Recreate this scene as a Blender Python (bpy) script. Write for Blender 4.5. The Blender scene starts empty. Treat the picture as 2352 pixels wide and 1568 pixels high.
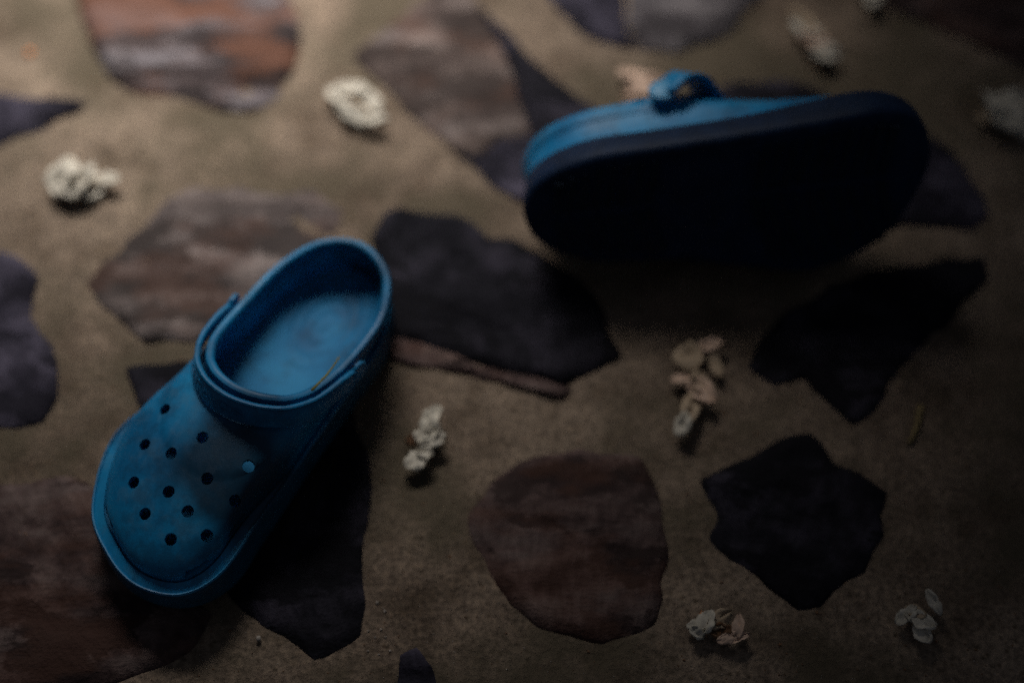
import bpy, bmesh, math, random
import numpy as np
from mathutils import Vector, Matrix, noise

random.seed(7)
scene = bpy.context.scene
COL = scene.collection
R = math.radians

# ------------------------------------------------------------------ camera
CAM_H, PITCH, LENS = 0.92, R(60.0), 50.0
cam = bpy.data.cameras.new("camera")
cam.lens, cam.sensor_width, cam.clip_start, cam.clip_end = LENS, 36.0, 0.02, 60.0
cam.dof.use_dof = True
cam.dof.focus_distance = 0.928
cam.dof.aperture_fstop = 1.0
camo = bpy.data.objects.new("camera", cam)
COL.objects.link(camo)
camo.location = (0, 0, CAM_H)
camo.rotation_euler = (math.pi / 2 - PITCH, 0, 0)
scene.camera = camo

# ------------------------------------------------------------------ world: the last faint dusk light
world = bpy.data.worlds.new("World")
scene.world = world
world.use_nodes = True
wb = world.node_tree.nodes["Background"]
wb.inputs[0].default_value = (0.72, 0.80, 1.0, 1)
wb.inputs[1].default_value = 0.042

# ------------------------------------------------------------------ lamp: a large soft porch lamp beyond the far edge
pl = bpy.data.lights.new("porch_lamp", 'SPOT')
pl.energy, pl.color = 114.0, (1.0, 0.97, 0.94)
pl.spot_size, pl.spot_blend, pl.shadow_soft_size = R(61), 1.0, 0.35
plo = bpy.data.objects.new("porch_lamp", pl)
COL.objects.link(plo)
plo.location = (-0.27, 1.35, 0.69)
plo.rotation_euler = (Vector((-0.265, 0.99, 0.0)) - Vector(plo.location)).to_track_quat('-Z', 'Y').to_euler()

scene.view_settings.view_transform = 'Standard'
scene.view_settings.look = 'None'
scene.view_settings.exposure = 0.0
scene.view_settings.gamma = 1.0
scene.cycles.use_denoising = False      # keep the fine grain of a dim, high-ISO picture
scene.cycles.use_adaptive_sampling = True
scene.cycles.adaptive_threshold = 0.025
scene.cycles.adaptive_min_samples = 16

# ------------------------------------------------------------------ helpers
FPX = 2352 * LENS / 36.0
def ground(px, py, z=0.0):
    """point of the ground seen at a place of the photograph measured on a 2352 x 1568 print"""
    u, v = (px - 1176) / FPX, (784 - py) / FPX
    cy, sy = math.cos(PITCH), math.sin(PITCH)
    d = Vector((u, cy + v * sy, -sy + v * cy))
    k = (CAM_H - z) / -d.z
    return Vector((d.x * k, d.y * k, z))

def link(name, me, mat=None, parent=None):
    o = bpy.data.objects.new(name, me)
    COL.objects.link(o)
    if mat and not me.materials:
        me.materials.append(mat)
    if parent:
        o.parent = parent
    return o

def mesh_from(name, verts, faces, smooth=True):
    me = bpy.data.meshes.new(name)
    me.from_pydata([tuple(v) for v in verts], [], [tuple(f) for f in faces])
    me.update()
    if smooth:
        me.polygons.foreach_set("use_smooth", [True] * len(me.polygons))
    return me

def empty(name, loc, label, cat, group=None):
    o = bpy.data.objects.new(name, None)
    COL.objects.link(o)
    o.empty_display_size = 0.02
    o.location = loc
    tag(o, label, cat, group)
    return o

def tag(o, label, cat, group=None):
    o["label"], o["category"] = label, cat
    if group:
        o["group"] = group

def loft(loops, cap0=False, cap1=False):
    n = len(loops[0])
    V, F = [], []
    for lp in loops:
        V += [tuple(p) for p in lp]
    for i in range(len(loops) - 1):
        a, b = i * n, (i + 1) * n
        for j in range(n):
            k = (j + 1) % n
            F.append((a + j, a + k, b + k, b + j))
    if cap0:
        F.append(tuple(range(n - 1, -1, -1)))
    if cap1:
        F.append(tuple(range((len(loops) - 1) * n, len(loops) * n)))
    return V, F

def closed_spline(P, n):
    P = np.array(P, float)
    N = len(P)
    t = np.linspace(0, N, n, endpoint=False)
    i = t.astype(int) % N
    u = (t - t.astype(int))[:, None]
    a, b, c, d = P[(i - 1) % N], P[i], P[(i + 1) % N], P[(i + 2) % N]
    return .5 * ((2 * b) + (-a + c) * u + (2 * a - 5 * b + 4 * c - d) * u * u + (-a + 3 * b - 3 * c + d) * u ** 3)

def smooth(e0, e1, x):
    t = np.clip((x - e0) / (e1 - e0), 0, 1)
    return t * t * (3 - 2 * t)

# ------------------------------------------------------------------ materials
class NT:
    def __init__(s, name):
        s.m = bpy.data.materials.new(name)
        s.m.use_nodes = True
        s.t = s.m.node_tree
        s.b = s.t.nodes["Principled BSDF"]
        s.tc = s.t.nodes.new("ShaderNodeTexCoord")
    def n(s, kind, **kw):
        nd = s.t.nodes.new("ShaderNode" + kind)
        for k, v in kw.items():
            if k in nd.inputs:
                nd.inputs[k].default_value = v
            else:
                setattr(nd, k, v)
        return nd
    def l(s, a, b):
        s.t.links.new(a, b)
    def mapping(s, scale=(1, 1, 1), rot=(0, 0, 0), loc=(0, 0, 0)):
        mp = s.n("Mapping")
        mp.inputs["Scale"].default_value = scale
        mp.inputs["Rotation"].default_value = rot
        mp.inputs["Location"].default_value = loc
        s.l(s.tc.outputs["Object"], mp.inputs["Vector"])
        return mp
    def noise(s, scale, detail=6, rough=.6, mp=None):
        nz = s.n("TexNoise", Scale=scale, Detail=detail, Roughness=rough)
        s.l((mp.outputs[0] if mp else s.tc.outputs["Object"]), nz.inputs["Vector"])
        return nz
    def ramp(s, src, stops):
        r = s.n("ValToRGB")
        el = r.color_ramp.elements
        while len(el) > 1:
            el.remove(el[-1])
        el[0].position, el[0].color = stops[0][0], (*stops[0][1], 1)
        for p, c in stops[1:]:
            e = el.new(p)
            e.color = (*c, 1)
        s.l(src, r.inputs[0])
        return r
    def mix(s, fac, a, b, mode='MIX'):
        m = s.n("MixRGB", blend_type=mode)
        for i, x in ((0, fac), (1, a), (2, b)):
            if hasattr(x, "links"):
                s.l(x, m.inputs[i])
            elif i == 0:
                m.inputs[0].default_value = x
            else:
                m.inputs[i].default_value = (*x, 1)
        return m.outputs[0]
    def bump(s, h, strength, dist, prev=None):
        b = s.n("Bump", Strength=strength, Distance=dist)
        s.l(h, b.inputs["Height"])
        if prev:
            s.l(prev.outputs[0], b.inputs["Normal"])
        return b

def mat_concrete():
    t = NT("concrete")
    big = t.noise(3.4, 5, .55)
    mid = t.noise(22, 6, .65)
    fine = t.noise(230, 5, .7)
    c = t.ramp(big.outputs[0], [(.38, (.148, .108, .079)), (.50, (.188, .141, .104)), (.62, (.224, .171, .127))]).outputs[0]
    c = t.mix(.8, c, t.ramp(mid.outputs[0], [(.36, (.50, .46, .40)), (.5, (1.0, .98, .95)), (.64, (1.42, 1.40, 1.36))]).outputs[0], 'MULTIPLY')
    c = t.mix(.75, c, t.ramp(fine.outputs[0], [(.34, (.38, .37, .35)), (.5, (1, 1, 1)), (.68, (1.75, 1.70, 1.60))]).outputs[0], 'MULTIPLY')
    vo = t.n("TexVoronoi", Scale=150.0)
    t.l(t.tc.outputs["Object"], vo.inputs["Vector"])
    pit = t.ramp(vo.outputs["Distance"], [(.12, (.42, .40, .36)), (.34, (1, 1, 1))]).outputs[0]
    c = t.mix(t.ramp(mid.outputs[0], [(.45, (.15, .15, .15)), (.62, (1, 1, 1))]).outputs[0], c, t.mix(1.0, c, pit, 'MULTIPLY'))
    # damp greenish-brown blotches
    blot = t.noise(7.5, 4, .6, t.mapping(loc=(3.1, 1.7, 0)))
    c = t.mix(t.ramp(blot.outputs[0], [(.46, (0, 0, 0)), (.60, (.8, .8, .8))]).outputs[0], c, (0.086, 0.068, 0.042))
    t.l(c, t.b.inputs["Base Color"])
    t.b.inputs["Roughness"].default_value = .88
    t.b.inputs["Specular IOR Level"].default_value = .25
    b = t.bump(mid.outputs[0], .6, .006)
    b = t.bump(fine.outputs[0], .8, .0022, b)
    t.l(b.outputs[0], t.b.inputs["Normal"])
    return t.m

def mat_stone(name, c0, c1, c2, band_angle=0.0, band=1.0, rust=0.0, patch=None):
    t = NT(name)
    mp = t.mapping(scale=(1, 5.5, 1), rot=(0, 0, R(band_angle)), loc=(hash_f(name), 0, 0))
    str_ = t.noise(7, 6, .6, mp)
    mid = t.noise(26, 6, .65)
    fine = t.noise(210, 4, .7)
    src = t.mix(band, mid.outputs[0], str_.outputs[0])
    lo = tuple(x * .55 for x in c0); hi = tuple(x * 1.25 for x in c2)
    c = t.ramp(src, [(.34, lo), (.43, c0), (.50, c1), (.57, c2), (.66, hi)]).outputs[0]
    c = t.mix(.7, c, t.ramp(mid.outputs[0], [(.34, (.55, .55, .57)), (.52, (1, 1, 1)), (.68, (1.4, 1.38, 1.34))]).outputs[0], 'MULTIPLY')
    c = t.mix(.6, c, t.ramp(fine.outputs[0], [(.34, (.55, .55, .55)), (.5, (1, 1, 1)), (.7, (1.5, 1.5, 1.5))]).outputs[0], 'MULTIPLY')
    pz = t.noise(11, 5, .65, t.mapping(scale=(1, 2.0, 1), rot=(0, 0, R(band_angle)), loc=(1.9 + hash_f(name), 4.2, 0)))
    c = t.mix(t.ramp(pz.outputs[0], [(.515, (0, 0, 0)), (.55, (.85, .85, .85))]).outputs[0], c, patch or tuple(x * .55 for x in c0))
    if rust > 0:
        rz = t.noise(9, 5, .6, t.mapping(scale=(1, 2.4, 1), rot=(0, 0, R(band_angle)), loc=(5.3, 2.2, 0)))
        c = t.mix(t.ramp(rz.outputs[0], [(.50, (0, 0, 0)), (.58, (rust, rust, rust))]).outputs[0], c, (.150, .062, .034))
    t.l(c, t.b.inputs["Base Color"])
    t.b.inputs["Roughness"].default_value = .85
    t.b.inputs["Specular IOR Level"].default_value = .12
    b = t.bump(src, .8, .007)
    b = t.bump(mid.outputs[0], .5, .004, b)
    b = t.bump(fine.outputs[0], .6, .0016, b)
    t.l(b.outputs[0], t.b.inputs["Normal"])
    return t.m

def hash_f(s):
    return (sum(ord(ch) * (i + 3) for i, ch in enumerate(s)) % 97) / 9.7

def mat_foam(name, dirt=.24, dark_spots=None):
    t = NT(name)
    big = t.noise(16, 5, .6)
    mid = t.noise(70, 5, .65)
    fine = t.noise(900, 3, .6)
    c = t.ramp(big.outputs[0], [(.38, (.002, .125, .285)), (.50, (.003, .190, .405)), (.62, (.007, .235, .470))]).outputs[0]
    # dust and grey scuffs
    dust = t.ramp(mid.outputs[0], [(.50, (0, 0, 0)), (.64, (dirt, dirt, dirt))]).outputs[0]
    c = t.mix(dust, c, (.085, .190, .260))
    stain = t.noise(30, 6, .7, t.mapping(loc=(.7, .2, .4)))
    c = t.mix(t.ramp(stain.outputs[0], [(.51, (0, 0, 0)), (.60, (dirt * 1.6, dirt * 1.6, dirt * 1.6))]).outputs[0], c, (.006, .040, .085))
    for (cx, cy, cz), sc, rad, soft, amt in dark_spots or ():       # dark spots with scalloped edges
        vm = t.n("VectorMath", operation='DISTANCE')
        mpg = t.mapping(scale=sc)
        t.l(mpg.outputs[0], vm.inputs[0]); vm.inputs[1].default_value = (cx * sc[0], cy * sc[1], cz * sc[2])
        wob = t.noise(34, 3, .5)
        ad = t.n("Math", operation='MULTIPLY_ADD'); t.l(wob.outputs[0], ad.inputs[0]); ad.inputs[1].default_value = .05; t.l(vm.outputs["Value"], ad.inputs[2])
        mk = t.n("MapRange"); t.l(ad.outputs[0], mk.inputs["Value"])
        mk.inputs["From Min"].default_value = rad + .025 - soft; mk.inputs["From Max"].default_value = rad + .025 + soft
        mk.inputs["To Min"].default_value = amt; mk.inputs["To Max"].default_value = 0
        c = t.mix(mk.outputs[0], c, (.003, .016, .030))
    t.l(c, t.b.inputs["Base Color"])
    rr = t.ramp(mid.outputs[0], [(.3, (.36, .36, .36)), (.7, (.58, .58, .58))])
    t.l(rr.outputs[0], t.b.inputs["Roughness"])
    t.b.inputs["Specular IOR Level"].default_value = .34
    b = t.bump(fine.outputs[0], .22, .0005)
    b = t.bump(mid.outputs[0], .10, .0016, b)
    t.l(b.outputs[0], t.b.inputs["Normal"])
    return t.m

def mat_footbed():
    t = NT("footbed_foam")
    big = t.noise(18, 5, .6)
    c = t.ramp(big.outputs[0], [(.36, (.002, .095, .215)), (.50, (.004, .165, .350)), (.64, (.012, .220, .430))]).outputs[0]
    st = t.noise(34, 6, .72, t.mapping(loc=(.31, .77, 0)))
    c = t.mix(t.ramp(st.outputs[0], [(.50, (0, 0, 0)), (.66, (.55, .55, .55))]).outputs[0], c, (.010, .065, .120))
    t.l(c, t.b.inputs["Base Color"])
    t.b.inputs["Roughness"].default_value = .60
    t.b.inputs["Specular IOR Level"].default_value = .22
    # oval ripple moulded into the heel seat
    mp = t.mapping(scale=(1 / .040, 1 / .026, 0), loc=(-.232 / .040, 0, 0))
    ln = t.n("VectorMath", operation='LENGTH')
    t.l(mp.outputs[0], ln.inputs[0])
    m = t.n("Math", operation='MULTIPLY')
    t.l(ln.outputs["Value"], m.inputs[0]); m.inputs[1].default_value = 22.0
    sn = t.n("Math", operation='SINE'); t.l(m.outputs[0], sn.inputs[0])
    lim = t.n("MapRange"); lim.inputs["From Min"].default_value = .9; lim.inputs["From Max"].default_value = 1.25
    lim.inputs["To Min"].default_value = 1; lim.inputs["To Max"].default_value = 0
    t.l(ln.outputs["Value"], lim.inputs["Value"])
    mm = t.n("Math", operation='MULTIPLY'); t.l(sn.outputs[0], mm.inputs[0]); t.l(lim.outputs[0], mm.inputs[1])
    b = t.bump(mm.outputs[0], .22, .0007)
    b = t.bump(t.noise(120, 4, .6).outputs[0], .2, .0006, b)
    t.l(b.outputs[0], t.b.inputs["Normal"])
    return t.m

def mat_plain(name, col, var=.25, scale=120, rough=.7, spec=.3, sss=0):
    t = NT(name)
    nz = t.noise(scale, 5, .65)
    lo = tuple(x * (1 - var) for x in col)
    hi = tuple(x * (1 + var) for x in col)
    c = t.ramp(nz.outputs[0], [(.3, lo), (.7, hi)]).outputs[0]
    t.l(c, t.b.inputs["Base Color"])
    t.b.inputs["Roughness"].default_value = rough
    t.b.inputs["Specular IOR Level"].default_value = spec
    t.l(t.bump(nz.outputs[0], .3, .0008).outputs[0], t.b.inputs["Normal"])
    return t.m

M = {
    "concrete": mat_concrete(),
    "foam": mat_foam("blue_foam"),
    "stained": mat_foam("stained_blue_foam", dark_spots=[((.094, -.030, 0), (1, .85, 0), .039, .013, .84), ((.278, -.012, .044), (1, 1, 1), .020, .010, .92)]),  # damp stain on the instep, dark spot on the inner heel wall
    "footbed": mat_footbed(),
    "rivet": mat_plain("rivet_blue", (.05, .30, .52), .1, 200, .4, .4),
    "midsole": mat_plain("shaded_navy_sole_foam", (.004, .016, .046), .35, 60, .6, .2),  # sole of the tipped clog, its shade mixed into the navy
    "midsole_lit": mat_plain("lit_blue_sole_foam", (.004, .060, .115), .35, 60, .55, .3),  # sole of the upright clog, bluer to paint in light on its edges
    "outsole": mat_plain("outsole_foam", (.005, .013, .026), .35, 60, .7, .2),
    "banded": mat_stone("banded_stone", (.046, .034, .033), (.092, .070, .068), (.140, .124, .130), 10, .85, .60),
    "pink": mat_stone("pink_stone", (0.075, 0.059, 0.054), (0.113, 0.090, 0.083), (0.150, 0.122, 0.113), -28, .7, .22),
    "brown": mat_stone("brown_stone", (.070, .051, .045), (.104, .078, .068), (.142, .114, .104), 42, .6, .22),
    "slate": mat_stone("slate_stone", (0.0255, 0.0226, 0.0336), (0.0418, 0.0367, 0.0526), (0.0632, 0.0555, 0.0784), 12, .4),
    "dark": mat_stone("dark_stone", (0.0133, 0.0122, 0.0168), (0.0214, 0.0188, 0.0269), (0.0357, 0.0310, 0.0426), 0, .35),
    "black": mat_stone("black_stone", (0.0082, 0.0075, 0.0112), (0.0133, 0.0122, 0.0168), (0.0224, 0.0197, 0.0280), 60, .35),
    "lilac": mat_stone("lilac_stone", (0.092, 0.079, 0.083), (0.128, 0.113, 0.116), (0.160, 0.142, 0.145), 80, .4),
    "red": mat_stone("red_stone", (0.048, 0.030, 0.028), (0.083, 0.054, 0.049), (0.107, 0.077, 0.070), -20, .5, .2),
    "petal": mat_plain("dried_petal", (.55, .50, .41), .34, 70, .6, .25),
    "peach": mat_plain("peach_petal", (.60, .42, .31), .3, 70, .6, .25),
    "wilted": mat_plain("wilted_petal", (.40, .30, .20), .3, 90, .6, .25),
    "calyx": mat_plain("brown_calyx", (.13, .085, .045), .3, 150, .7, .2),
    "twig": mat_plain("dry_twig", (.22, .16, .07), .3, 150, .7, .2),
    "grass": mat_plain("yellow_blade", (.20, .18, .03), .25, 150, .6, .3),
    "grain": mat_plain("pale_grain", (.36, .31, .26), .45, 300, .4, .5),
    "orange": mat_plain("orange_seed", (.62, .20, .045), .2, 300, .5, .3),
    "clay": mat_plain("brown_chip", (.16, .085, .045), .3, 200, .8, .2),
}

# ------------------------------------------------------------------ ground
def ground_relief(x, y):
    return (.0020 * noise.noise((x * 5, y * 5, 0)) + .0014 * noise.noise((x * 17, y * 17, 2)) + .0008 * noise.noise((x * 46, y * 46, 5)))

def build_ground():
    xs = np.r_[np.linspace(-7, -1.3, 14), np.linspace(-1.25, 1.25, 400), np.linspace(1.3, 7, 14)]
    ys = np.r_[np.linspace(-5, -.2, 12), np.linspace(-.15, 2.1, 370), np.linspace(2.15, 8, 14)]
    nx, ny = len(xs), len(ys)
    V = [(x, y, ground_relief(x, y)) for y in ys for x in xs]
    F = [(j * nx + i, j * nx + i + 1, (j + 1) * nx + i + 1, (j + 1) * nx + i) for j in range(ny - 1) for i in range(nx - 1)]
    o = link("ground", mesh_from("ground", V, F), M["concrete"])
    o["kind"] = "structure"
    o["label"] = "tan sandy concrete ground between set flagstones"
    return o
GROUND = build_ground()

def stone(poly, mat, h=.005, rough=1.0, ridge=0.0, ang=0.0, seed=0, low=-.006):
    P = [ground(*p) for p in poly]
    # outline broken into short straight chips
    rnd = random.Random(int(seed * 100))
    pts, n, knots = [], len(P), []
    for i in range(n):
        a, b = P[i], P[(i + 1) % n]
        k = max(1, round((b - a).length / .017))
        perp = Vector((-(b - a).y, (b - a).x, 0)).normalized()
        for q in range(k):
            w = 0 if q == 0 else rnd.uniform(-.0032, .0032)
            knots.append(a.lerp(b, (q + (rnd.uniform(-.25, .25) if q else 0)) / k) + perp * w)
    for i in range(len(knots)):
        a, b = knots[i], knots[(i + 1) % len(knots)]
        k = max(2, int((b - a).length / .006))
        for q in range(k):
            pts.append(a.lerp(b, q / k))
    c = sum(pts, Vector()) / len(pts)
    out = []
    for p in pts:
        d = (p - c).normalized()
        j = .0016 * noise.noise((p.x * 60 + seed, p.y * 60, seed)) + .0012 * noise.noise((p.x * 150, p.y * 150 + seed, 1))
        out.append(p + d * j)
    # light smoothing rounds the worn corners
    m = len(out)
    out = [(out[i - 1] + out[i] * 10 + out[(i + 1) % m]) / 12 for i in range(m)]
    ca, sa = math.cos(R(ang)), math.sin(R(ang))
    def zz(x, y, e):
        u, w = ca * x + sa * y, -sa * x + ca * y
        z = h + rough * (.0022 * noise.noise((x * 14 + seed, y * 14, seed)) + .0010 * noise.noise((x * 45, y * 45, seed + 4)) + .0005 * noise.noise((x * 120, y * 120, seed)))
        tq = (noise.noise((u * 8 + seed, w * 17, seed + 2)) + .4 * noise.noise((u * 22, w * 40, seed))) * 3.2
        fl = math.floor(tq); fr = tq - fl
        z += .0011 * rough * (fl + min(1, max(0, (fr - .5) / .12 + .5)))       # split layers, each with its own edge
        if ridge:
            s = noise.noise((u * 7, w * 42, seed + 9)) + .5 * noise.noise((u * 16, w * 95, seed))
            z += ridge * s
        return z * e - .0015 * (1 - e)
    loops = [[(p.x + (p.x - c.x) * .02, p.y + (p.y - c.y) * .02, low) for p in out],
             [(p.x, p.y, zz(p.x, p.y, .25)) for p in out]]
    # how far the whole outline is pulled in, in absolute distance first
    def pull(p, d):
        L = math.hypot(p.x - c.x, p.y - c.y)
        k = max(0, 1 - d / L)
        return c.x + (p.x - c.x) * k, c.y + (p.y - c.y) * k
    for d, e in ((.0030, .60), (.0085, .95)):
        lp = []
        for p in out:
            x, y = pull(p, d)
            lp.append((x, y, zz(x, y, e)))
        loops.append(lp)
    base = loops[-1]
    R_ = 22
    for r in range(1, R_):
        k = 1 - r / R_
        loops.append([(c.x + (x - c.x) * k, c.y + (y - c.y) * k, zz(c.x + (x - c.x) * k, c.y + (y - c.y) * k, 1)) for x, y, _ in base])
    V, F = loft(loops)
    V.append((c.x, c.y, zz(c.x, c.y, 1)))
    b0 = (len(loops) - 1) * m
    for j in range(m):
        F.append((b0 + j, b0 + (j + 1) % m, len(V) - 1))
    # orientation
    area2 = sum(out[i].x * out[(i + 1) % m].y - out[(i + 1) % m].x * out[i].y for i in range(m))
    if area2 < 0:
        F = [tuple(reversed(f)) for f in F]
    return link("paving_stone", mesh_from("paving_stone", V, F), M[mat], GROUND)

STONES = [
    # outline on the print, material, height, roughness, ridge, ridge angle
    ([(175, -10), (190, 60), (215, 115), (250, 180), (300, 213), (400, 222), (500, 258), (590, 256), (640, 225), (672, 170), (692, 110), (680, 30), (640, -70), (480, -150), (260, -110)], "banded", .015, 1.3, .0050, 8),
    ([(-60, 200), (0, 213), (90, 228), (203, 236), (185, 258), (100, 302), (0, 336), (-80, 350)], "slate", .008, 1.0, .001, 20),
    ([(186, 652), (240, 600), (320, 530), (385, 455), (440, 432), (560, 424), (640, 446), (720, 432), (790, 485), (772, 560), (700, 640), (560, 740), (440, 790), (335, 792), (275, 735)], "pink", .006, 1.0, .0022, -30),
    ([(-60, 560), (0, 578), (45, 592), (90, 640), (76, 700), (96, 765), (130, 825), (133, 915), (100, 975), (40, 984), (-70, 985)], "slate", .007, 1.2, .0, 0),
    ([(808, 132), (860, 88), (930, 36), (985, -15), (1000, -80), (1050, -60), (1108, 25), (1165, 130), (1195, 220), (1225, 315), (1140, 330), (1090, 375), (1050, 362), (960, 280), (870, 192)], "brown", .008, 1.0, .0016, -45),
    ([(1104, 20), (1190, 106), (1290, 195), (1400, 272), (1440, 330), (1300, 370), (1228, 330), (1192, 245), (1160, 140)], "dark", .0095, 1.2, .0, 0),
    ([(1052, 362), (1088, 350), (1136, 318), (1240, 306), (1300, 370), (1290, 450), (1200, 472), (1150, 440)], "slate", .0105, 1.2, .0, 0),
    ([(852, 545), (880, 492), (910, 478), (1050, 494), (1085, 512), (1122, 548), (1205, 562), (1262, 594), (1330, 640), (1395, 730), (1432, 822), (1340, 866), (1290, 890), (1140, 852), (990, 805), (885, 780), (876, 680)], "black", .011, 1.0, .0006, 0),
    ([(878, 770), (990, 798), (1140, 846), (1292, 880), (1318, 893), (1302, 920), (1190, 892), (1050, 862), (930, 838), (874, 822)], "red", .0075, 1.0, .0008, -15),
    ([(1255, -30), (1275, 20), (1320, 66), (1400, 106), (1470, 120), (1446, 80), (1434, 40), (1440, -40)], "slate", .006, 1.0, .0, 0),
    ([(1444, -40), (1438, 40), (1450, 82), (1475, 122), (1560, 126), (1650, 96), (1700, 50), (1770, -30), (1600, -90)], "lilac", .008, 1.0, .0008, 60),
    ([(1650, 200), (1700, 186), (1790, 184), (1880, 204), (1915, 225), (1860, 290), (1700, 300)], "dark", .006, 1.2, .0, 0),
    ([(2060, 320), (2130, 308), (2185, 345), (2262, 452), (2272, 492), (2232, 532), (2140, 524), (2050, 522), (1965, 570), (1900, 560), (1950, 420)], "slate", .007, 1.0, .0008, 30),
    ([(1708, 850), (1740, 780), (1810, 715), (1905, 655), (2060, 612), (2180, 592), (2262, 588), (2275, 640), (2200, 720), (2110, 810), (2010, 950), (1960, 985), (1905, 945), (1840, 872), (1772, 892)], "black", .006, 1.2, .0, 0),
    ([(1608, 1100), (1692, 1062), (1800, 1002), (1862, 988), (1920, 1060), (2042, 1130), (2032, 1230), (1985, 1312), (1885, 1392), (1832, 1402), (1705, 1312), (1640, 1262), (1618, 1235), (1642, 1182)], "black", .007, 1.0, .0, 0),
    ([(1070, 1182), (1128, 1104), (1245, 1042), (1332, 1024), (1470, 1050), (1520, 1150), (1532, 1300), (1505, 1440), (1385, 1484), (1232, 1442), (1172, 1392), (1128, 1340), (1082, 1252)], "red", .007, 1.1, .0012, -20),
    ([(284, 842), (430, 828), (600, 850), (760, 900), (814, 940), (856, 1062), (852, 1200), (840, 1340), (830, 1462), (724, 1522), (606, 1446), (530, 1372), (430, 1240), (318, 985)], "black", .006, .8, .0, 0),
    ([(-80, 1118), (0, 1110), (110, 1090), (205, 1104), (262, 1202), (345, 1340), (490, 1408), (430, 1500), (330, 1546), (120, 1600), (-90, 1620)], "red", .006, 1.0, .0012, -12),
    ([(916, 1500), (958, 1480), (998, 1528), (1010, 1620), (900, 1640)], "slate", .005, 1.0, .0, 0),
    ([(1975, -50), (2050, 24), (2140, 60), (2230, 96), (2360, 168), (2460, 160), (2400, -80)], "red", .007, 1.2, .002, 20),
    # just beyond the frame
    ([(-420, 60), (-300, -20), (-180, 60), (-190, 240), (-330, 280)], "pink", .006, 1.0, .001, 0),
    ([(-480, 760), (-330, 640), (-200, 700), (-180, 900), (-330, 980)], "red", .006, 1.0, .001, 0),
    ([(2480, 420), (2620, 330), (2780, 420), (2740, 600), (2560, 620)], "slate", .006, 1.0, 0, 0),
    ([(2520, 900), (2680, 820), (2830, 930), (2760, 1120), (2580, 1100)], "brown", .006, 1.0, .001, 0),
    ([(800, -200), (1000, -280), (1120, -200), (960, -120)], "slate", .006, 1.0, 0, 0),
    ([(1380, 1680), (1560, 1640), (1750, 1720), (1640, 1860), (1420, 1830)], "pink", .006, 1.0, .001, 0),
]
for i, (poly, mt, h, rg, rd, an) in enumerate(STONES):
    stone(poly, mt, h * .42 + .0010, rg, rd * (1.0 if rd > .003 else .8), an, seed=i * 1.37 + .5)

# ------------------------------------------------------------------ clog (a right one; y > 0 is the outer side; mirrored for the other)
NL = 160
MM = .001
BASE = closed_spline([(1.5, -8), (9, 23), (32, 55), (86, 77), (142, 64), (190, 52), (240, 46), (277, 28), (289, 0),
                      (277, -28), (240, -45), (190, -47), (140, -48.5), (86, -51), (40, -52.5), (12, -38)], NL)
RIM = closed_spline([(135, 0, 86), (136.5, 12, 85.5), (141, 23, 83.5), (150, 34, 79), (168, 43, 72), (200, 46, 64), (244, 44, 59), (275, 28, 61), (287, 0, 63),
                     (275, -29, 61), (244, -45, 59), (200, -47, 64), (168, -43, 72), (150, -35, 79), (141, -24, 83.5), (136.5, -12, 85.5)], NL)
def normals2(P):
    T = np.roll(P[:, :2], -1, 0) - np.roll(P[:, :2], 1, 0)
    N = np.c_[-T[:, 1], T[:, 0]]
    N /= np.linalg.norm(N, axis=1)[:, None] + 1e-9
    s = np.sign(np.sum(N * (P[:, :2] - P[:, :2].mean(0)), axis=1).mean())
    return N * s
BN, RN = normals2(BASE), normals2(RIM)
TOEW = 1 - smooth(60, 135, BASE[:, 0])          # 1 round the toe, 0 from the waist back
FRONT = 1 - smooth(150, 215, RIM[:, 0])         # 1 at the throat, 0 at the heel

def ring(inset, z):
    z = np.broadcast_to(np.asarray(z, float), (NL,))
    i = np.broadcast_to(np.asarray(inset, float), (NL,))[:, None]
    return np.c_[BASE - BN * i, z]

ROCK = 10 * (1 - smooth(0, 55, BASE[:, 0])) + 3 * smooth(235, 287, BASE[:, 0])   # toe and heel spring of the sole
RZ = 27 + 6 * TOEW + 3 * smooth(230, 287, BASE[:, 0])
LEDGE = 1.5 + 6.0 * TOEW
G = ring(3.0 + LEDGE + 1.5, RZ + 1.5)
CUFF = np.c_[RIM[:, :2] + RN * (4.5 * FRONT + .5)[:, None], RIM[:, 2] - 6 - 10 * FRONT]

def dome(t, off=0.0, lift=0.0):
    """outer skin between the groove (t=0) and the foot of the cuff (t=1)"""
    P0, P3 = G, CUFF
    h = P3[:, 2] - P0[:, 2]
    hor = P0[:, :2] - P3[:, :2]
    P1 = np.c_[P0[:, :2] + BN * 1.0, P0[:, 2] + .54 * h]
    P2 = np.c_[P3[:, :2] + hor * .48, P3[:, 2] - .18 * h]
    t = np.broadcast_to(np.asarray(t, float), (NL,))[:, None]
    Q = (1 - t) ** 3 * P0 + 3 * t * (1 - t) ** 2 * P1 + 3 * t * t * (1 - t) * P2 + t ** 3 * P3
    if off:
        D = 3 * (1 - t) ** 2 * (P1 - P0) + 6 * t * (1 - t) * (P2 - P1) + 3 * t * t * (P3 - P2)
        T = np.roll(Q, -1, 0) - np.roll(Q, 1, 0)
        N = np.cross(T, D)
        N /= np.linalg.norm(N, axis=1)[:, None] + 1e-9
        c = Q.mean(0); c[2] = 30
        s = np.sign(np.sum(N * (Q - c), axis=1))[:, None]
        Q = Q + N * s * off
    return Q

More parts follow.
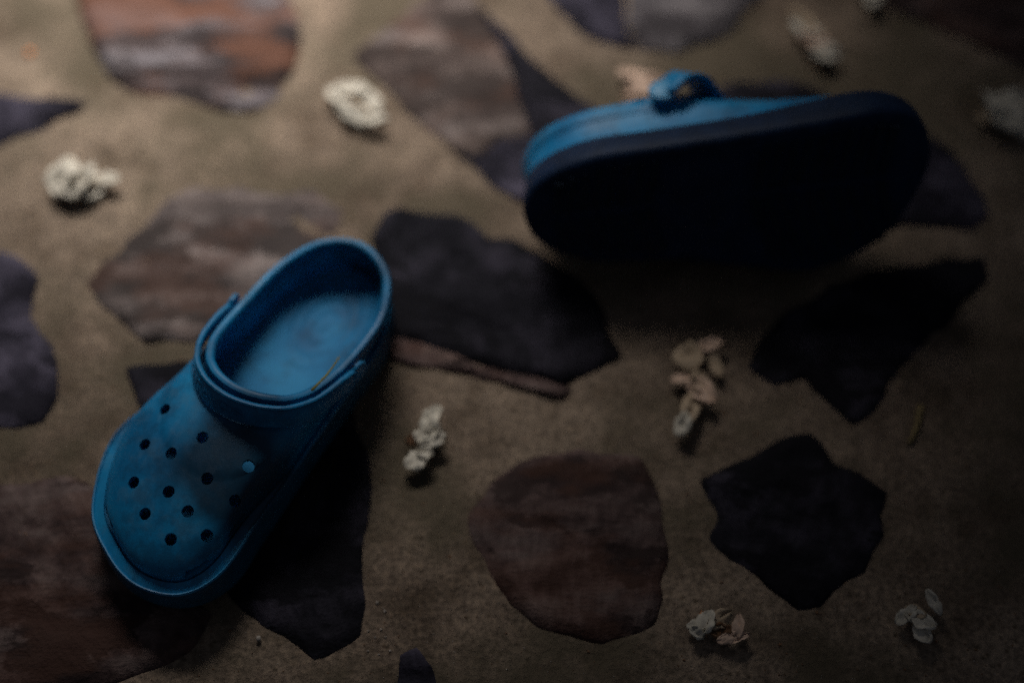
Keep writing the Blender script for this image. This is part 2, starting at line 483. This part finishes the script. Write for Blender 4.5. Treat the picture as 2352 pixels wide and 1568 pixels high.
def clog_shell():
    L = []
    L.append(ring(7, ROCK + .0))
    L.append(ring(3.2, ROCK + .6))
    L.append(ring(.8, ROCK + 3.0))
    L.append(ring(0, ROCK + 7.0))
    L.append(ring(.2, (ROCK + RZ) / 2))
    L.append(ring(1.2, RZ - 3.2))
    L.append(ring(1.8, RZ - .6))
    L.append(ring(2.6, RZ + .7))
    L.append(ring(3.4, RZ + .5))
    L.append(ring(4.2, RZ - .8))
    L.append(ring(3.0 + LEDGE * .6 + .4, RZ + .4 * TOEW))
    L.append(ring(3.0 + LEDGE, RZ + 1.0 * TOEW))
    L.append(ring(3.0 + LEDGE + .3, RZ - 1.8))
    L.append(ring(3.0 + LEDGE + 1.2, RZ - 1.7))
    L.append(G)
    for t in (.03, .08, .14, .20, .27, .34, .41, .48, .55, .62, .68):
        L.append(dome(t))
    stp = .9 * FRONT.max()
    L.append(dome(.700, .05)); L.append(dome(.712, .6)); L.append(dome(.75, .7))
    for t in (.82, .89, .95):
        L.append(dome(t, .6))
    L.append(CUFF)
    up = lambda o, dz: np.c_[RIM[:, :2] + RN * np.broadcast_to(np.asarray(o, float), (NL,))[:, None], RIM[:, 2] + dz]
    L.append(CUFF * .45 + up(1.2, -2.5) * .55)
    L += [up(1.2, -2.2), up(1.1, -.8), up(.2, .5), up(-1.6, 1.0), up(-3.6, .7), up(-4.8, -.5), up(-5.2, -2.0), up(-4.9, -5.0)]
    # inside: down the back of the skin to the bed
    cin = np.c_[RIM[:, :2] - RN * (4.3 - 2.0 * FRONT)[:, None], RIM[:, 2] - 9 - 8 * FRONT]
    L.append(cin)
    gin = ring(8.5 + LEDGE, 36)
    h = cin[:, 2] - gin[:, 2]; hor = gin[:, :2] - cin[:, :2]
    P1 = np.c_[gin[:, :2], gin[:, 2] + .42 * h]; P2 = np.c_[cin[:, :2] + hor * .46, cin[:, 2] - .17 * h]
    for t in (.92, .82, .70, .58, .46, .34, .22, .10, 0):
        L.append((1 - t) ** 3 * gin + 3 * t * (1 - t) ** 2 * P1 + 3 * t * t * (1 - t) * P2 + t ** 3 * cin)
    L.append(ring(9.5 + LEDGE, 26)); L.append(ring(11 + LEDGE, 20))
    # sole: closed towards the centre line
    e = L[0]
    tgt = np.c_[np.clip(e[:, 0], 50, 245), np.zeros(NL), np.zeros(NL)]
    bot = [np.c_[e[:, :2] * (1 - q) + tgt[:, :2] * q, e[:, 2] * max(0, 1 - q / .7) ** 2] for q in (.85, .7, .5, .35, .2, .1)]
    V, F = loft([l * MM for l in bot + L], True, True)
    me = mesh_from("shell", V, F)
    k = (len(bot) + 6) * NL
    me.polygons.foreach_set("material_index", [1 if (i < k or i == len(F) - 2) else 0 for i in range(len(F))])
    me.materials.append(M["foam"]); me.materials.append(M["midsole"])
    return me

def skin_point(j, t, off):
    """point and outward normal of the dome at loop index j (float) and height t"""
    a, b = dome(t, off), dome(min(t + .01, 1), off)
    j0 = int(math.floor(j)) % NL; j1 = (j0 + 1) % NL; f = j - math.floor(j)
    p = a[j0] * (1 - f) + a[j1] * f
    q = b[j0] * (1 - f) + b[j1] * f
    du, dv = a[j1] - a[j0], q - p
    n = np.cross(du, dv); n /= np.linalg.norm(n)
    c = np.array([150, 0, 30.])
    if n @ (p - c) < 0:
        n = -n
    return Vector(p) * MM, Vector(n)

def at_xy(x, y):
    """nearest (j, t) of the dome to a plan position in mm"""
    best = None
    for t in np.linspace(.05, .97, 47):
        Q = dome(t)
        d = (Q[:, 0] - x) ** 2 + (Q[:, 1] - y) ** 2
        j = int(d.argmin())
        if best is None or d[j] < best[0]:
            best = (d[j], j, t)
    return best[1], best[2]

HOLES = [(107, 43), (102, 4), (80, 40), (82, 17), (56, 30), (62, 3), (81, -15), (41, 10), (55, -15), (35, -15), (50, -35), (101, -33), (79, -38)]
VENTS = [16, 27]                          # loop indices of the side vents (outer side); mirrored inside
def clog_cutters():
    bm = bmesh.new()
    for x, y in HOLES:
        j, t = at_xy(x, y)
        p, n = skin_point(j, t, 0)
        rot = Vector((0, 0, 1)).rotation_difference((n + Vector((0, 0, 1.2))).normalized()).to_matrix().to_4x4()
        bmesh.ops.create_cone(bm, cap_ends=True, segments=20, radius1=.0041, radius2=.0041, depth=.034,
                              matrix=Matrix.Translation(p - n * .004) @ rot)
    for v in VENTS:
        for j in (v, NL - v):
            p, n = skin_point(j, .07, 0)
            nh = Vector((n.x, n.y, 0)).normalized()
            tang = Vector((-nh.y, nh.x, 0))
            m = Matrix((tang, nh, Vector((0, 0, 1)))).transposed().to_4x4()
            r = bmesh.ops.create_cube(bm, size=1, matrix=Matrix.Translation(p - nh * .004 + Vector((0, 0, .0005))) @ m @ Matrix.Diagonal((.0210, .018, .0055, 1)))
            for w in r["verts"]:                 # trapezoid
                loc = m.inverted() @ (w.co - p)
                if loc.z > .003:
                    w.co -= tang * (.003 if loc.x > 0 else -.003)
    bmesh.ops.recalc_face_normals(bm, faces=bm.faces)
    me = bpy.data.meshes.new("cut"); bm.to_mesh(me); bm.free()
    return me

def make_shell_mesh():
    me = clog_shell()
    bm = bmesh.new(); bm.from_mesh(me)
    bmesh.ops.recalc_face_normals(bm, faces=bm.faces)
    bm.to_mesh(me); bm.free()
    a = bpy.data.objects.new("a", me); COL.objects.link(a)
    b = bpy.data.objects.new("b", clog_cutters()); COL.objects.link(b)
    md = a.modifiers.new("cut", 'BOOLEAN'); md.object = b; md.operation = 'DIFFERENCE'; md.solver = 'MANIFOLD'
    dg = bpy.context.evaluated_depsgraph_get()
    out = bpy.data.meshes.new_from_object(a.evaluated_get(dg))
    cm = b.data
    bpy.data.objects.remove(a); bpy.data.objects.remove(b); bpy.data.meshes.remove(cm)
    for p in out.polygons:
        p.use_smooth = True
    out.set_sharp_from_angle(angle=R(38))
    res = []
    for keep, nm in ((0, "shell"), (1, "midsole")):   # upper skin and the dark sole unit
        mc = out.copy(); mc.name = nm
        bm = bmesh.new(); bm.from_mesh(mc)
        bmesh.ops.delete(bm, geom=[f for f in bm.faces if f.material_index != keep], context='FACES')
        for f in bm.faces:
            f.material_index = 0
        bm.to_mesh(mc); bm.free()
        mc.materials.clear()
        res.append(mc)
    return res

def mirrored(me):
    m2 = me.copy()
    m2.transform(Matrix.Diagonal((1, -1, 1, 1)))
    m2.flip_normals()
    return m2

def footbed_mesh():
    e = BASE - BN * (8.6 + LEDGE)[:, None]
    tgt = np.c_[np.clip(e[:, 0], 48, 246), np.zeros(NL)]
    loops = []
    for s in np.linspace(0, 1, 16):
        xy = e * (1 - s) + tgt * s
        z = 34 - 6.0 * (1 - (1 - s) ** 2.2) * (.55 + .45 * smooth(150, 235, xy[:, 0])) + 2.5 * np.exp(-((xy[:, 0] - 150) / 40) ** 2) * (xy[:, 1] < 0) * (np.abs(xy[:, 1]) / 30)
        z = z - 4 * (1 - smooth(20, 110, xy[:, 0]))
        loops.append(np.c_[xy, z] * MM)
    V, F = loft(loops)
    me = mesh_from("footbed", V, F)
    bm = bmesh.new(); bm.from_mesh(me)
    bmesh.ops.remove_doubles(bm, verts=bm.verts, dist=1e-5)
    bmesh.ops.recalc_face_normals(bm, faces=bm.faces)
    if sum(f.normal.z for f in bm.faces) < 0:
        bmesh.ops.reverse_faces(bm, faces=bm.faces)
    bm.to_mesh(me); bm.free()
    for p in me.polygons: p.use_smooth = True
    return me

def outsole_mesh():
    """moulded tread bars under toe and heel"""
    bm = bmesh.new()
    def halfw(x, side):
        sel = BASE[(BASE[:, 1] * side) > 0]
        k = np.abs(sel[:, 0] - x).argmin()
        return abs(sel[k, 1]) - 9
    for x0, x1, st in ((34, 128, 9.5), (196, 268, 9.5)):
        x = x0
        while x <= x1:
            for side in (-1, 1):
                w = halfw(x, side)
                if w > 8:
                    mt = Matrix.Translation((x * MM, side * (w / 2 + 1) * MM, -.0004)) @ Matrix.Rotation(side * R(14), 4, 'Z') @ Matrix.Diagonal((.0056, (w - 3) * MM, .0026, 1))
                    bmesh.ops.create_cube(bm, size=1, matrix=mt)
            x += st
    bmesh.ops.bevel(bm, geom=bm.edges[:], offset=.0006, segments=1, affect='EDGES')
    me = bpy.data.meshes.new("tread"); bm.to_mesh(me); bm.free()
    return me

PIV = NL * 5.0 / 16                               # loop index of the strap pivots
def rim_at(j):
    j0 = int(math.floor(j)) % NL; j1 = (j0 + 1) % NL; f = j - math.floor(j)
    return RIM[j0] * (1 - f) + RIM[j1] * f, RN[j0] * (1 - f) + RN[j1] * f

def strap_hug(j):
    """upper and lower edge of a strap swung forward and resting round the cuff"""
    p, n = rim_at(j)
    k = 1 - (abs(j) / PIV) ** 2                   # 1 at the throat, 0 at the pivots
    nt = np.array([n[0], n[1], 0])
    tp = p + nt * (5.0 + .3 * k) + np.array([0, 0, 2.0])
    bt = p + nt * (6.0 + 8.0 * k) + np.array([0, 0, -13.0 - 1.0 * k])
    return tp, bt

LOOSE = np.array([(182, 49, 62), (175, 47, 68), (166, 42, 75), (156, 36, 80), (148, 22, 85), (144, 0, 87),
                  (146, -22, 84), (151, -39, 79), (158, -54, 76), (168, -60, 70), (182, -55, 60)], float)
def strap_loose(j):
    """the same strap standing up slackly over the instep"""
    q = (j + PIV) / (2 * PIV) * (len(LOOSE) - 1)
    i = min(int(q), len(LOOSE) - 2); u = q - i
    P = LOOSE
    a, b, c, d = P[max(i - 1, 0)], P[i], P[i + 1], P[min(i + 2, len(P) - 1)]
    p = .5 * ((2 * b) + (-a + c) * u + (2 * a - 5 * b + 4 * c - d) * u * u + (-a + 3 * b - 3 * c + d) * u ** 3)
    t = c - b; t /= np.linalg.norm(t)
    o = p - np.array([200, 0, 45.]); o[0] *= .35; o -= t * (o @ t); o /= np.linalg.norm(o)
    w = np.cross(t, o)
    if w[0] > 0:
        w = -w
    return p + w * 14.0, p - w * 10.5               # leading edge, trailing edge

def strap_frame(edge, j):
    tp, bt = edge(j)
    e = min(1, (PIV - abs(j)) / 4.0)
    mid = (tp + bt) / 2
    hw = .35 + .65 * math.sqrt(max(e, 0))
    tp, bt = mid + (tp - mid) * hw, mid + (bt - mid) * hw
    W = np.linalg.norm(tp - bt)
    up = (tp - bt) / W
    d = (np.array(edge(min(j + .5, PIV))[0]) - np.array(edge(max(j - .5, -PIV))[0]))
    o = np.cross(d, up); o /= np.linalg.norm(o)
    if o @ (mid - np.array([205, 0, 35.])) < 0:
        o = -o
    return tp, bt, up, o, W

def strap_mesh(edge):
    """a closed band with a rolled upper edge, from pivot to pivot"""
    loops = []
    prof = [(0, .2), (.03, 1.5), (.10, 1.8), (.5, 1.6), (.82, 1.6), (.85, 1.1), (.88, 1.8), (.94, 2.5), (1.0, 2.0), (1.02, .6), (1.0, -1.0), (.94, -1.6), (.5, -1.6), (.06, -1.6), (.01, -1.1)]
    for j in np.linspace(-PIV, PIV, 73):
        tp, bt, up, o, W = strap_frame(edge, j)
        loops.append([(bt + up * W * s + o * d) * MM for s, d in prof])
    V, F = loft(loops, True, True)
    me = mesh_from("strap", V, F)
    bm = bmesh.new(); bm.from_mesh(me)
    bmesh.ops.recalc_face_normals(bm, faces=bm.faces)
    bm.to_mesh(me); bm.free()
    for p in me.polygons: p.use_smooth = True
    me.set_sharp_from_angle(angle=R(50))
    return me

def rivet_mesh():
    prof = [(0, 2.4), (4, 2.3), (7.2, 1.9), (7.8, 1.2), (8.4, 1.5), (9.6, 1.3), (10.4, .3), (10.4, -2)]
    n = 32
    loops = [[(r * MM * math.cos(2 * math.pi * i / n), r * MM * math.sin(2 * math.pi * i / n), z * MM) for i in range(n)] for r, z in prof[1:]]
    V, F = loft(loops, True, True)
    me = mesh_from("rivet", V, F)
    bm = bmesh.new(); bm.from_mesh(me); bmesh.ops.recalc_face_normals(bm, faces=bm.faces); bm.to_mesh(me); bm.free()
    for p in me.polygons: p.use_smooth = True
    me.set_sharp_from_angle(angle=R(40))
    return me

def lettering_mesh(text, edge):
    """raised letters wrapped on the outer face of the strap"""
    cu = bpy.data.curves.new("t", 'FONT'); cu.body = text; cu.size = 11; cu.extrude = .35; cu.space_character = 1.2; cu.offset = .10
    cu.resolution_u = 3
    ob = bpy.data.objects.new("t", cu); COL.objects.link(ob)
    dg = bpy.context.evaluated_depsgraph_get()
    me = bpy.data.meshes.new_from_object(ob.evaluated_get(dg))
    bpy.data.objects.remove(ob); bpy.data.curves.remove(cu)
    bm = bmesh.new(); bm.from_mesh(me)
    bmesh.ops.subdivide_edges(bm, edges=[e for e in bm.edges if e.calc_length() > 1.5], cuts=1)
    xs = [v.co.x for v in bm.verts]
    x0, wid = min(xs), max(xs) - min(xs)
    j0, j1 = PIV * .60, -PIV * .18
    for v in bm.verts:
        j = j0 + (j1 - j0) * (v.co.x - x0) / wid
        tp, bt, up, o, W = strap_frame(edge, j)
        v.co = Vector((bt + up * W * (.26 + .42 * v.co.y / 6.0) + o * (1.6 + (.45 if v.co.z > 0 else -.6))) * MM)
    bm.to_mesh(me); bm.free()
    me.name = "lettering"
    return me

SHELL, MIDSOLE = make_shell_mesh()
FOOTBED = footbed_mesh()
TREAD = outsole_mesh()
RIVET = rivet_mesh()

def make_clog(label, mirror, edge, rivet_scale, rivet_mat, group):
    root = empty("foam_clog", (0, 0, 0), label, "clog", group)
    f = mirrored if mirror else (lambda m: m.copy())
    sh = link("shell", f(SHELL), M["foam" if mirror else "stained"], root)
    link("footbed", f(FOOTBED), M["footbed"], root)
    ms = link("midsole", f(MIDSOLE), M["midsole" if mirror else "midsole_lit"], root)
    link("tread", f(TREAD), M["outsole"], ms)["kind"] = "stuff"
    st = link("strap", f(strap_mesh(edge)), M["foam"], root)
    if not mirror:
        link("lettering", f(lettering_mesh("crocs", edge)), M["foam"], st)
    for j in (PIV, -PIV):
        tp, bt = edge(j)
        side = 1 if j > 0 else -1
        if edge is strap_loose:
            side = -side
        mid = (tp + bt) / 2
        s_ = 1 if mid[1] > 0 else -1
        nn = Vector((-.06, s_, -.25 if mirror else .10)).normalized()
        pos = (Vector(mid) + nn * 1.7) * MM
        me = RIVET.copy()
        me.transform(Matrix.Translation(pos) @ Vector((0, 0, 1)).rotation_difference(nn).to_matrix().to_4x4() @ Matrix.Scale(rivet_scale, 4))
        if mirror:
            me = mirrored(me)
        link("rivet", me, M[rivet_mat], st)
    return root

# first clog, standing on the stones with its toe towards the viewer
c1 = make_clog("scuffed blue foam clog standing upright, its pierced toe towards the viewer", False, strap_hug, .72, "foam", "pair of blue foam clogs")
YAW1 = R(30.5)
toe1 = (-.2530, .326)
xl = Vector((math.sin(YAW1), math.cos(YAW1), 0)); yl = Vector((-math.cos(YAW1), math.sin(YAW1), 0))
c1.matrix_world = Matrix(((xl.x, yl.x, 0, toe1[0]), (xl.y, yl.y, 0, toe1[1]), (0, 0, 1, .0055), (0, 0, 0, 1)))

# second clog, tipped on its outer side with the sole towards the viewer and the toe to the right
c2 = make_clog("blue foam clog tipped on its side, dark sole facing the viewer", True, strap_loose, .95, "rivet", "pair of blue foam clogs")
def pose2(e, yaw, tilt, px, py, z):
    nsole = Vector((math.sin(yaw) * math.cos(e), -math.cos(yaw) * math.cos(e), math.sin(e)))   # direction the sole faces
    toe = Vector((math.cos(yaw) * math.cos(tilt), math.sin(yaw) * math.cos(tilt), math.sin(tilt)))
    toe = (toe - nsole * toe.dot(nsole)).normalized()
    X, Z = -toe, -nsole
    Y = Z.cross(X)
    return Matrix(((X.x, Y.x, Z.x, px), (X.y, Y.y, Z.y, py), (X.z, Y.z, Z.z, z), (0, 0, 0, 1)))
m2 = pose2(R(20), R(.5), R(8.5), .303, .612, 0) @ Matrix.Scale(1.03, 4)
zmin = min((m2 @ v.co).z for ch in c2.children if not ch.name.startswith('strap') for v in ch.data.vertices)
m2 = Matrix.Translation((0, 0, -zmin + .006)) @ m2
c2.matrix_world = m2

# ------------------------------------------------------------------ fallen blossoms
def petal_mesh(L, W, curl, seed, fold=.10):
    nu, nv = 11, 8
    V, F = [], []
    for i in range(nu):
        u = i / (nu - 1)
        w = W * (math.sin(math.pi * min(1, u * .92 + .06)) ** .65)
        for j in range(nv):
            v = j / (nv - 1) * 2 - 1
            cr = noise.noise((u * 3.1 + seed, v * 2.3, seed * 1.7)) * .30 * W + noise.noise((u * 6 + seed, v * 4, seed)) * .13 * W
            y = v * w * .5 * (1 + .35 * noise.noise((u * 5, seed * 2.2, v * 2)))
            z = abs(v) ** 1.6 * fold * w + curl * L * (u - .35) ** 2 + cr
            V.append((u * L - L / 2, y, z))
    n0 = len(V)
    th = .0006
    V += [(x, y, z + th) for x, y, z in V]
    for i in range(nu - 1):
        for j in range(nv - 1):
            a, b, c, d = i * nv + j, (i + 1) * nv + j, (i + 1) * nv + j + 1, i * nv + j + 1
            F.append((a, d, c, b)); F.append((a + n0, b + n0, c + n0, d + n0))
    edge = [i * nv for i in range(nu)] + [(nu - 1) * nv + j for j in range(1, nv)] + [i * nv + nv - 1 for i in range(nu - 2, -1, -1)] + [j for j in range(nv - 2, 0, -1)]
    for q in range(len(edge)):
        a, b = edge[q], edge[(q + 1) % len(edge)]
        F.append((a, b, b + n0, a + n0))
    zm = min(v[2] for v in V)
    V = [(x, y, z - zm) for x, y, z in V]
    return mesh_from("petal", V, F)

def bud_mesh(L, r, seed):
    loops = []
    for i in range(9):
        u = i / 8
        rr = r * (math.sin(math.pi * (u * .9 + .05)) ** .8)
        loops.append([(u * L - L / 2, rr * math.cos(a) * (1 + .25 * noise.noise((u * 5, a, seed))), r + rr * math.sin(a)) for a in [2 * math.pi * k / 10 for k in range(10)]])
    V, F = loft(loops, True, True)
    return mesh_from("calyx", V, F)

PXM = 1 / 2900.0
def blossom(label, petals, calyx=(), group="fallen dried blossoms", z=.004):
    """petals: (px, py, length px, width px, angle on the print in degrees, lift mm, material)"""
    cx = sum(p[0] for p in petals) / len(petals); cy = sum(p[1] for p in petals) / len(petals)
    c = ground(cx, cy)
    root = empty("fallen_blossom", (c.x, c.y, 0), label, "blossom", group)
    for i, (px, py, L, W, a, lift, mt) in enumerate(petals):
        g = ground(px, py)
        s = (g - Vector((0, 0, CAM_H))).length / FPX
        me = petal_mesh(L * s * 1.06, W * s * 1.15, -.10 + .30 * ((i * 37) % 10) / 10, px * .013 + i * 2.1)
        o = link("petal", me, M[mt], root)
        o.location = (g.x - c.x, g.y - c.y, z + lift * .001)
        o.rotation_euler = (R(((i * 53) % 40) - 20), R(((i * 31) % 24) - 12), R(a))
    for px, py, L, r, a in calyx:
        g = ground(px, py); s = (g - Vector((0, 0, CAM_H))).length / FPX
        o = link("calyx", bud_mesh(L * s, r * s, px), M["calyx"], root)
        o.location = (g.x - c.x, g.y - c.y, z); o.rotation_euler = (0, 0, R(a))
    return root

blossom("whitest dried blossom, broad and two-lobed, above the left dark flagstone",
        [(168, 428, 92, 66, 80, 3, "petal"), (188, 448, 84, 56, 30, 6, "petal"), (212, 404, 30, 22, 70, 4, "petal"), (222, 450, 62, 34, 55, 2, "petal"), (250, 432, 66, 34, -8, 4, "petal"), (205, 436, 60, 40, 10, 1, "wilted")],
        [(128, 408, 50, 10, -60)])
blossom("pale oval dried blossom curled in a ring beside the long brown flagstone",
        [(775, 246, 74, 36, -62, 3, "petal"), (812, 228, 78, 34, -14, 5, "petal"), (856, 250, 70, 34, -50, 4, "petal"), (822, 282, 96, 34, -32, 4, "petal"), (862, 296, 60, 30, -6, 5, "petal"), (820, 256, 80, 46, -30, 0, "wilted")])
blossom("peach coloured blossom behind the strap of the tipped clog",
        [(1450, 196, 70, 36, -40, 3, "peach"), (1482, 226, 84, 46, 15, 5, "peach"), (1456, 240, 56, 34, 20, 2, "peach"), (1500, 206, 56, 34, -30, 4, "peach")])
blossom("long wilted blossom lying behind the tipped clog near the top edge",
        [(1836, 64, 80, 34, -60, 3, "wilted"), (1846, 92, 74, 36, -45, 4, "petal"), (1868, 118, 78, 38, -40, 4, "peach"), (1890, 142, 66, 38, 5, 5, "petal"), (1870, 84, 50, 26, -35, 3, "wilted")])
blossom("blurred white blossom at the right edge, level with the tipped clog",
        [(2280, 262, 84, 46, -60, 4, "petal"), (2320, 256, 76, 56, 20, 3, "petal"), (2310, 300, 96, 56, -20, 5, "petal"), (2342, 310, 60, 44, 40, 2, "petal"), (2268, 290, 56, 34, -30, 1, "wilted")])
blossom("small white blossom cut by the top edge of the photograph",
        [(1990, 4, 52, 30, -20, 3, "petal"), (2002, 22, 40, 26, 50, 4, "petal")])
blossom("white knotted blossom on the sand right of the upright clog",
        [(998, 978, 66, 46, 60, 4, "petal"), (986, 1008, 62, 46, 30, 3, "petal"), (1000, 1024, 54, 32, 20, 5, "petal"), (978, 1044, 46, 26, 60, 3, "petal"), (962, 1070, 62, 42, 25, 4, "petal"), (978, 1056, 40, 26, -20, 6, "petal"), (948, 1018, 34, 22, 20, 1, "clay")])
blossom("long brownish blossom below the tipped clog, petals spread like limbs",
        [(1585, 832, 74, 56, 85, 2, "wilted"), (1625, 812, 66, 28, 20, 4, "peach"), (1640, 850, 66, 24, -75, 3, "wilted"), (1598, 890, 58, 40, 70, 4, "wilted"), (1560, 884, 40, 24, 5, 3, "peach"), (1608, 912, 80, 42, -50, 4, "peach"), (1580, 950, 82, 40, 75, 3, "wilted"), (1566, 990, 56, 34, 70, 5, "petal"), (1622, 932, 56, 24, -60, 2, "wilted")])
blossom("ragged pale blossom below the darkest flagstone near the bottom edge",
        [(1620, 1440, 60, 40, 60, 4, "petal"), (1602, 1444, 52, 22, 5, 3, "petal"), (1650, 1432, 60, 36, 30, 3, "wilted"), (1598, 1462, 36, 22, -40, 4, "petal"), (1692, 1448, 52, 24, 80, 4, "peach"), (1680, 1472, 70, 24, 12, 3, "peach"), (1655, 1456, 60, 36, -20, 1, "clay")])
blossom("grey-white curled blossom in the dark bottom right corner",
        [(2078, 1424, 56, 28, 40, 3, "petal"), (2106, 1436, 66, 38, -30, 4, "petal"), (2112, 1462, 50, 34, -60, 3, "petal"), (2138, 1392, 58, 22, -65, 4, "petal"), (2096, 1416, 46, 28, -30, 2, "wilted")])

# ------------------------------------------------------------------ small litter
def tube(name, pts, r0, r1, mat, n=8, flat=1.0):
    loops = []
    for i, p in enumerate(pts):
        a = pts[max(0, i - 1)]; b = pts[min(len(pts) - 1, i + 1)]
        d = (b - a).normalized()
        s = d.cross(Vector((0, 0, 1))).normalized(); u = s.cross(d)
        r = r0 + (r1 - r0) * i / (len(pts) - 1)
        loops.append([p + s * math.cos(q) * r + u * math.sin(q) * r * flat for q in [2 * math.pi * k / n for k in range(n)]])
    V, F = loft(loops, True, True)
    return link(name, mesh_from(name, V, F), M[mat])

tw = [ground(x, y) + Vector((0, 0, .004)) for x, y in [(2112, 938), (2108, 958), (2102, 985), (2092, 1012), (2082, 1022)]]
tag(tube("dry_twig", tw, .0024, .0015, "twig"), "short bent yellowish twig on the dim sand at far right", "twig")

def in_clog(p):
    return c1.matrix_world @ (Vector(p) * MM)
bl = [in_clog(p) for p in [(196, -42.5, 74), (186, -43.6, 75.5), (178, -44.0, 77.0), (168, -43.5, 79.0), (163, -43.0, 79.5)]]
tag(tube("grass_blade", bl, .0005, .0011, "grass", flat=.5), "yellow green blade caught at the rim of the upright clog", "grass blade")

def pebble(px, py, size, mat, name, label, cat, z=.0):
    bm = bmesh.new()
    bmesh.ops.create_icosphere(bm, subdivisions=2, radius=1)
    for v in bm.verts:
        v.co *= 1 + .3 * noise.noise(v.co * 1.6 + Vector((px, py, 0)))
        v.co.z *= .6
    me = bpy.data.meshes.new(name); bm.to_mesh(me); bm.free()
    for p in me.polygons: p.use_smooth = True
    o = link(name, me, M[mat])
    g = ground(px, py); s = size / 2 * (g - Vector((0, 0, CAM_H))).length / FPX
    o.scale = (s, s, s); o.location = (g.x, g.y, z + s * .4)
    tag(o, label, cat)
    return o
pebble(70, 124, 17, "orange", "orange_seed", "tiny orange seed on the sand in the top left corner", "seed")
pebble(1612, 1410, 12, "orange", "orange_crumb", "orange crumb just above the ragged pale blossom", "crumb")
pebble(944, 1012, 22, "clay", "brown_chip", "rust brown chip touching the white knotted blossom", "chip")
pebble(595, 1468, 13, "grain", "pale_pebble", "tiny pale pebble below the toe of the upright clog", "pebble", .002)

def scatter(name, spots, mat, label, cat):
    """many tiny lumps in one mesh; spots: (x, y, size px, stretch, flatness, turn)"""
    bm = bmesh.new(); bmesh.ops.create_icosphere(bm, subdivisions=1, radius=1)
    U = [v.co.copy() for v in bm.verts]; T = [[v.index for v in f.verts] for f in bm.faces]; bm.free()
    rnd = random.Random(len(spots)); V, F = [], []
    for x, y, size, st, fl, turn in spots:
        g = ground(x, y); r = size / 2 * (g - Vector((0, 0, CAM_H))).length / FPX
        z = ground_relief(g.x, g.y) + r * fl * .5
        ca, sa, n0 = math.cos(turn), math.sin(turn), len(V)
        for u in U:
            k = r * rnd.uniform(.75, 1.2)
            px, py = u.x * k, u.y * k * st
            V.append((g.x + ca * px - sa * py, g.y + sa * px + ca * py, z + u.z * k * fl))
        F += [[n0 + i for i in t] for t in T]
    o = link(name, mesh_from(name, V, F), M[mat])
    o["kind"] = "stuff"; o["label"] = label; o["category"] = cat

rnd = random.Random(5)
near = [(866, 1384, 8), (884, 1404, 7), (876, 1445, 6), (862, 1462, 6), (886, 1463, 5), (846, 1448, 5), (845, 1494, 6), (870, 1502, 5), (896, 1494, 6), (812, 1376, 6), (880, 1396, 4)]
near += [(rnd.uniform(-40, 2390), rnd.uniform(-60, 1600), rnd.uniform(1.4, 3.4)) for _ in range(1800)]
scatter("sand_grains", [(x, y, q, 1, .8, x) for x, y, q in near], "grain", "loose pale sand grains scattered over the ground", "sand")
scatter("soil_crumbs", [(rnd.uniform(-60, 2420), rnd.uniform(-80, 1640), rnd.uniform(1.6, 5.5) * (1.9 if rnd.random() < .12 else 1), rnd.uniform(.4, 1), rnd.uniform(.3, .6), rnd.uniform(0, 6)) for _ in range(2000)],
        "clay", "dark crumbs of soil and bark in the joints", "soil")
